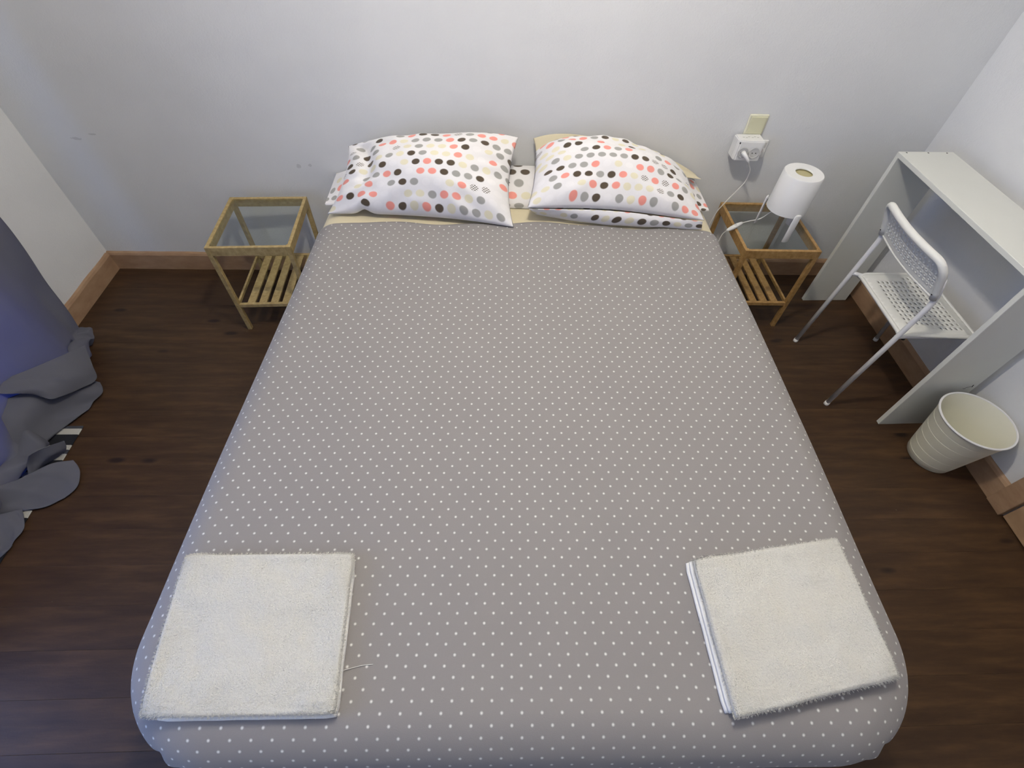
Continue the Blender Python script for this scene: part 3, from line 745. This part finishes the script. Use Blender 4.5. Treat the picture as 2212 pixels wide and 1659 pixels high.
# ------------------------------------------------------------------ perforated chair
def perforated(name, fn, nx, ny, hole, mat, parent, solid, rx=0.30, ry=0.34, rim=0.0, mx=1, my=1, seg=10):
    """panel on (s,t) in [0,1]^2 made of cells with a real hole each; margins of mx, my plain cells"""
    vs, fs, key = [], [], {}
    NX, NY = nx+2*mx, ny+2*my
    def V(s, t, lift=0.0):
        k = (round(s*NX*1000), round(t*NY*1000), round(lift*1e6))
        if k not in key:
            p = Vector(fn(s, t))
            if lift:
                e = 1e-3; n_ = (Vector(fn(s+e, t))-p).cross(Vector(fn(s, t+e))-p).normalized(); p = p+n_*lift
            key[k] = len(vs); vs.append(tuple(p))
        return key[k]
    for i in range(NX):
        for j in range(NY):
            ci, cj = i-mx, j-my
            outer = [(i, j), (i+0.5, j), (i+1, j), (i+1, j+0.5), (i+1, j+1), (i+0.5, j+1), (i, j+1), (i, j+0.5)]
            ov = [V(a/NX, b_/NY) for a, b_ in outer]
            if 0 <= ci < nx and 0 <= cj < ny and hole(ci, cj):
                def ring(f, lift=0.0):
                    return [V((i+0.5+f*rx*math.cos(-0.75*PI+k*PI/4))/NX, (j+0.5+f*ry*math.sin(-0.75*PI+k*PI/4))/NY, lift) for k in range(8)]
                rings = [ring(1.0)]
                if rim: rings = [ring(1.35), ring(1.12, rim), ring(0.82, rim*0.2)]
                prev = ov
                for r_ in rings:
                    for k in range(8): fs.append((prev[k], prev[(k+1) % 8], r_[(k+1) % 8], r_[k]))
                    prev = r_
            else: fs.append(tuple(ov))
    me = bpy.data.meshes.new(name); me.from_pydata(vs, [], fs); me.update()
    o = link(name, me, mat, parent, True)
    md = o.modifiers.new('thick', 'SOLIDIFY'); md.thickness = solid; md.offset = -1
    return o
CHX, CHY = 1.41, -0.7075
ch = empty('chair', (CHX, CHY, 0), math.radians(-1.5)); tag(ch, 'white perforated chair pushed under the desk', 'chair')
hy = 0.190
def yb(z): return hy
TR = 0.0095
# rear frame: legs and the bow behind the backrest
for s in (1, -1):
    tube('rear_leg', fillet([(-0.003, s*hy, 0.012), (0.034, s*hy, 0.44), (0.046, s*hy, 0.595), (0.036, s*hy, 0.640), (0.010, s*(hy-0.001), 0.700)], 0.04, 5), TR, M['white_metal'], ch, 14)
    tube('front_leg', fillet([(0.404, s*(hy+0.018), 0.012), (0.345, s*(hy-0.012), 0.418), (0.30, s*(hy-0.014), 0.424), (0.072, s*(hy-0.015), 0.418), (0.034, s*(hy-0.004), 0.424)], 0.035, 6), TR*0.9, M['white_metal'], ch, 14)
    tube('leg_cap', [(-0.0035, s*hy, 0.0005), (-0.0033, s*hy, 0.004), (-0.003, s*hy, 0.016)], TR+0.0012, M['white_plastic'], ch, 14)
    tube('leg_cap', [(0.4058, s*(hy+0.0188), 0.0005), (0.4052, s*(hy+0.0184), 0.004), (0.4035, s*(hy+0.0178), 0.016)], TR+0.0010, M['white_plastic'], ch, 14)
    lathe('black_stop', [(0, -0.008), (0.007, -0.008), (0.007, 0.006), (0, 0.006)], M['black_plastic'], ch, 12, (0.085, s*(hy-0.02), 0.405))
tube('cross_bar', [(0.075, -hy+0.016, 0.417), (0.075, 0, 0.414), (0.075, hy-0.016, 0.417)], 0.006, M['white_metal'], ch, 10)
# seat
def seat_fn(s, t):
    x = 0.058+0.292*s; y = (t-0.5)*2*(0.176+0.008*s)
    z = 0.4365-0.010*math.sin(PI*t)*math.sin(PI*min(1, s*1.0))**0.7
    z += 0.006*ss(0.82, 1.0, s)*-2.0-0.010*ss(0.10, 0.0, s)-0.006*(ss(0.06, 0, t)+ss(0.94, 1, t))
    return (x, y, z)
seat = perforated('seat', seat_fn, 11, 13, lambda i, j: not ((j in (0, 12)) and i < 6), M['seat_plastic'], ch, 0.004, 0.22, 0.26, mx=2, my=1)
bm = bmesh.new()
loop = [seat_fn(s, 0) for s in [k/12 for k in range(13)]]+[seat_fn(1, k/14) for k in range(1, 15)]+[seat_fn(1-k/12, 1) for k in range(1, 13)]+[seat_fn(0, 1-k/14) for k in range(1, 14)]
loop = [Vector(p)-Vector((0, 0, 0.004)) for p in loop]; add_tube(bm, loop+[loop[0]], 0.0075, 10)
link('seat_rim', bm_done(bm, 'seat_rim'), M['seat_plastic'], seat, True)
# backrest: curved perforated plate inside a thick rounded bow
def back_c(t):            # curved towards the rear in the middle
    return -0.020*math.sin(PI*t)
def back_fn(s, t):        # s across (y from + to -), t up
    y = hy*(1-2*s); z = 0.615+0.135*t-0.0*s
    x = 0.040-0.058*t**1.25+back_c(s)-0.002
    return (x, y*0.985, z)
back = perforated('backrest', lambda s, t: back_fn(s, t), 17, 5, lambda i, j: not (j == 4 and i in (0, 16)), M['seat_plastic'], ch, 0.004, 0.26, 0.27, rim=0.0016, mx=1, my=1)
def bowp(s, t, o=0.0):
    x, y, z = back_fn(s, t); return Vector((x-0.001, y, z))
path = [bowp(0.0, t) for t in (0.0, 0.2, 0.45, 0.68)]
for k in range(7):
    a = PI/2*k/6; path.append(bowp(0.10*(1-math.cos(a)), 0.72+0.30*math.sin(a)))
path += [bowp(s, 1.02) for s in (0.18, 0.28, 0.4, 0.5, 0.6, 0.72, 0.82)]
for k in range(7):
    a = PI/2*(6-k)/6; path.append(bowp(1-0.10*(1-math.cos(a)), 0.72+0.30*math.sin(a)))
path += [bowp(1.0, t) for t in (0.68, 0.45, 0.2, 0.0)]
bow = tube('backrest_bow', path, 0.0128, M['seat_plastic'], back, 16)
tube('backrest_lip', [bowp(k/20, 0.0)+Vector((0, 0, 0)) for k in range(21)], 0.0035, M['seat_plastic'], back, 8)
for s in (0.0, 1.0):
    p = bowp(s, 0.14); lathe('screw', [(0, -0.0015), (0.003, -0.0015), (0.003, 0.0015), (0, 0.0015)], M['dark'], back, 10, (p.x-0.0128, p.y, p.z))

# ------------------------------------------------------------------ waste bin
bn = empty('waste_bin', (1.722, -1.160, 0)); tag(bn, 'off-white ribbed waste bin standing beside the desk', 'waste bin')
HB, r0, r1 = 0.262, 0.084, 0.127
out = [(0, 0.0), (r0-0.006, 0.0), (r0, 0.005)]
rz = lambda z: r0+(r1-0.002-r0)*(z/HB)
for zz in (0.038, 0.083, 0.128, 0.173, 0.218): out += [(rz(zz-0.0012), zz-0.0012), (rz(zz)-0.0017, zz), (rz(zz+0.0012), zz+0.0012)]
out += [(r1-0.001, HB-0.006), (r1+0.002, HB-0.004), (r1+0.002, HB), (r1-0.002, HB)]
inn = [(r0+(r1-r0)*(z/HB)-0.004, z) for z in (HB-0.006, 0.218, 0.2165, 0.173, 0.1715, 0.128, 0.1265, 0.083, 0.038, 0.006)]
lathe('bin_body', out+inn[:-1]+[(r0-0.004, 0.004), (0, 0.004)], M['bin_plastic'], bn, 72)
me = lathe('bin_rim', [(r1+0.0022, HB-0.004), (r1+0.0035, HB-0.001), (r1+0.002, HB+0.0016), (r1-0.003, HB+0.0016), (r1-0.004, HB-0.001)], M['white_plastic'], bn, 72)

# ------------------------------------------------------------------ curtain and rug on the left
rug = box('striped_rug', -0.15, 0.15, -0.55, 0.55, 0.0, 0.006, M['rug'], None, 0.002, 1); rug.location = (XL+0.172, -1.55, 0.0004)
tag(rug, 'narrow black and white striped rug under the curtain hem', 'rug')
cr = empty('curtain', (-1.92, -1.15, 0)); tag(cr, 'grey curtain tinted with blue daylight, hanging to the floor in crumpled folds', 'curtain')
CY0, CY1 = -0.445, -1.85
ext = [(-0.44, 0.02), (-0.54, 0.05), (-0.66, 0.11), (-0.74, 0.14), (-0.81, 0.15), (-0.90, 0.14), (-0.98, 0.11), (-1.06, 0.10), (-1.12, 0.13), (-1.20, 0.17), (-1.28, 0.17), (-1.34, 0.14), (-1.42, 0.13), (-1.50, 0.12), (-1.6, 0.13), (-1.75, 0.18), (-1.9, 0.2)]
def extf(y):
    for (a, ea), (b, eb) in zip(ext, ext[1:]):
        if a >= y >= b: return ea+(eb-ea)*ss(0, 1, (a-y)/(a-b))
    return ext[0][1] if y > ext[0][0] else ext[-1][1]
ZTOP = 2.36; HANG = 0.72
def curt(u, v):
    y = CY0+(CY1-CY0)*u
    y += 0.012*math.sin(v*7+u*11)*(v > 0.2)
    wave = 0.030*math.sin(u*2*PI*4.5+0.6)*(1-0.6*ss(0.40, 0.70, v))+0.012*nz(u*5, v*2.2, 3)
    x0 = -1.945+wave
    E = extf(y)
    if v < HANG:
        t = v/HANG; z = ZTOP+(0.085-ZTOP)*t
        z_lo = ss(0.82, 1.0, t)
        x = x0+0.022*t+E*0.62*ss(0.55, 1.0, t)**1.6+0.012*nz(u*9, t*6, 8)*t
        # slack folds above the floor
        x += 0.030*ss(0.80, 0.98, t)*nz(u*8+1, t*9, 5); z += 0.02*z_lo*nz(u*9, t*5, 2)
        y += 0.03*z_lo*nz(u*6, 3.3, t*3)-0.07*ss(0.78, 1.0, t)*(1-ss(0.0, 0.12, u))
        return Vector((max(x, XL+0.02), y, max(z, 0.02)))
    t = (v-HANG)/(1-HANG)
    xs = x0+0.022+E*0.62
    y += 0.03*nz(u*6, 3.3, 3)*(1-t)-0.07*(1-ss(0.0, 0.12, u))
    y += 0.05*math.sin(t*PI)*nz(u*7, 1.2, t*2)
    # rolls outwards over itself and tucks back under
    a = t*1.35*PI
    reach = max(0.03, x0+0.022+E*1.0+0.03*nz(u*12, 4.4)-xs)
    x = xs+reach*math.sin(min(a, PI/2)) if a < PI/2 else xs+reach-(a-PI/2)/PI*0.10
    hgt = 0.085+0.035*nz(u*9, 6.1)
    z = 0.012+hgt*(0.5+0.5*math.cos(min(a, PI)))*(1-0.25*t)+0.030*abs(nz(u*10, t*3, 9))*(1-ss(0.7, 1, t))+0.012*math.sin(u*60+t*4)*ss(0.1, 0.4, t)*(1-ss(0.6, 0.95, t))
    return Vector((x, y, max(z, 0.0105+0.004*t)))
me = grid_mesh('curtain_cloth', lambda u, v: curt(u, v)-Vector(cr.location), 220, 200)
cc = link('curtain_cloth', me, M['curtain'], cr); md = cc.modifiers.new('thick', 'SOLIDIFY'); md.thickness = 0.0015
tube('curtain_rod', [(-0.015, 0.85, ZTOP+0.02), (-0.015, 0, ZTOP+0.02), (-0.015, -2.0, ZTOP+0.02)], 0.011, M['white_metal'], cr, 12)
for yy in (0.75, -1.9):
    tube('rod_bracket', [(-0.108, yy, ZTOP+0.02), (-0.06, yy, ZTOP+0.02), (-0.024, yy, ZTOP+0.02)], 0.007, M['white_metal'], cr, 10)

# crumpled folds of its surplus length lying on the floor and the rug
def cr1(a, b, c, d, t): return 0.5*((2*b)+(c-a)*t+(2*a-5*b+4*c-d)*t*t+(-a+3*b-3*c+d)*t**3)
def spline(P, t):
    n = len(P)-1; k = min(n-1, int(t*n)); f = t*n-k
    g = lambda i: P[max(0, min(n, i))]
    return tuple(cr1(g(k-1)[q], g(k)[q], g(k+1)[q], g(k+2)[q], f) for q in range(3))
def fold_piece(rows, seed, nu=44, nv=26, amp=0.012):
    def fn(u, v):
        col = [spline(r, u) for r in rows]; x, y, z = spline(col, v)
        e = min(1, 6*min(u, 1-u, v, 1-v)+0.25)
        w = nz(u*3.1+seed, v*2.3, seed); r_ = 1-2*abs(nz(u*2.6-v*2.2+seed, v*1.3, seed+4))
        p = onz(x, y, max(0.009, z)); p.z += amp*e*(0.8*w+0.7*r_*r_-0.2)
        p.x += 0.006*w; p.z = max(p.z, 0.0085); return p-Vector(cr.location)
    me = grid_mesh('curtain_fold', fn, nu, nv); o = link('curtain_fold', me, M['curtain'], cr)
    md = o.modifiers.new('thick', 'SOLIDIFY'); md.thickness = 0.0016; return o
# lower sheet running from the tip down to the left
fold_piece([[(-40, 880, .20), (60, 845, .17), (150, 815, .11), (216, 826, .035)], [(-40, 930, .17), (60, 885, .14), (150, 850, .085), (222, 846, .020)],
            [(-40, 985, .13), (50, 935, .10), (130, 890, .055), (205, 866, .012)], [(-40, 1035, .06), (60, 985, .03), (130, 930, .012), (192, 884, .010)]], 2.0)
# upper lip with the deep crease under it
fold_piece([[(-20, 830, .24), (60, 800, .22), (130, 770, .19), (184, 745, .15)], [(0, 850, .22), (75, 818, .20), (150, 795, .16), (200, 790, .10)],
            [(40, 850, .20), (95, 835, .18), (160, 815, .14), (210, 815, .07)], [(75, 850, .17), (110, 862, .14), (150, 850, .11), (198, 828, .075)]], 5.0, amp=0.008)
# narrow standing pleat in front of the opening
fold_piece([[(62, 985, .12), (78, 975, .11), (100, 965, .10), (138, 952, .06)], [(58, 1005, .08), (75, 995, .07), (105, 985, .06), (143, 968, .03)],
            [(62, 1040, .03), (72, 1035, .025), (85, 1012, .02), (128, 985, .012)]], 7.0, amp=0.006)
# broad flap lying out on the boards
fold_piece([[(-40, 1060, .10), (40, 1035, .07), (105, 1004, .045), (158, 994, .03)], [(-40, 1085, .07), (40, 1062, .045), (110, 1030, .028), (173, 1018, .016)],
            [(-40, 1108, .04), (40, 1085, .025), (105, 1060, .016), (166, 1052, .011)], [(-40, 1128, .015), (40, 1106, .011), (95, 1096, .010), (140, 1076, .010)]], 9.0, amp=0.010)
# last corner of the hem, half on the rug
fold_piece([[(-60, 1130, .06), (-10, 1115, .05), (25, 1105, .035), (48, 1100, .02)], [(-60, 1160, .05), (-10, 1145, .04), (25, 1135, .03), (52, 1140, .014)],
            [(-60, 1200, .03), (-20, 1190, .02), (5, 1180, .014), (34, 1165, .010)], [(-60, 1240, .012), (-25, 1222, .011), (0, 1205, .010), (22, 1184, .010)]], 12.0, amp=0.010)
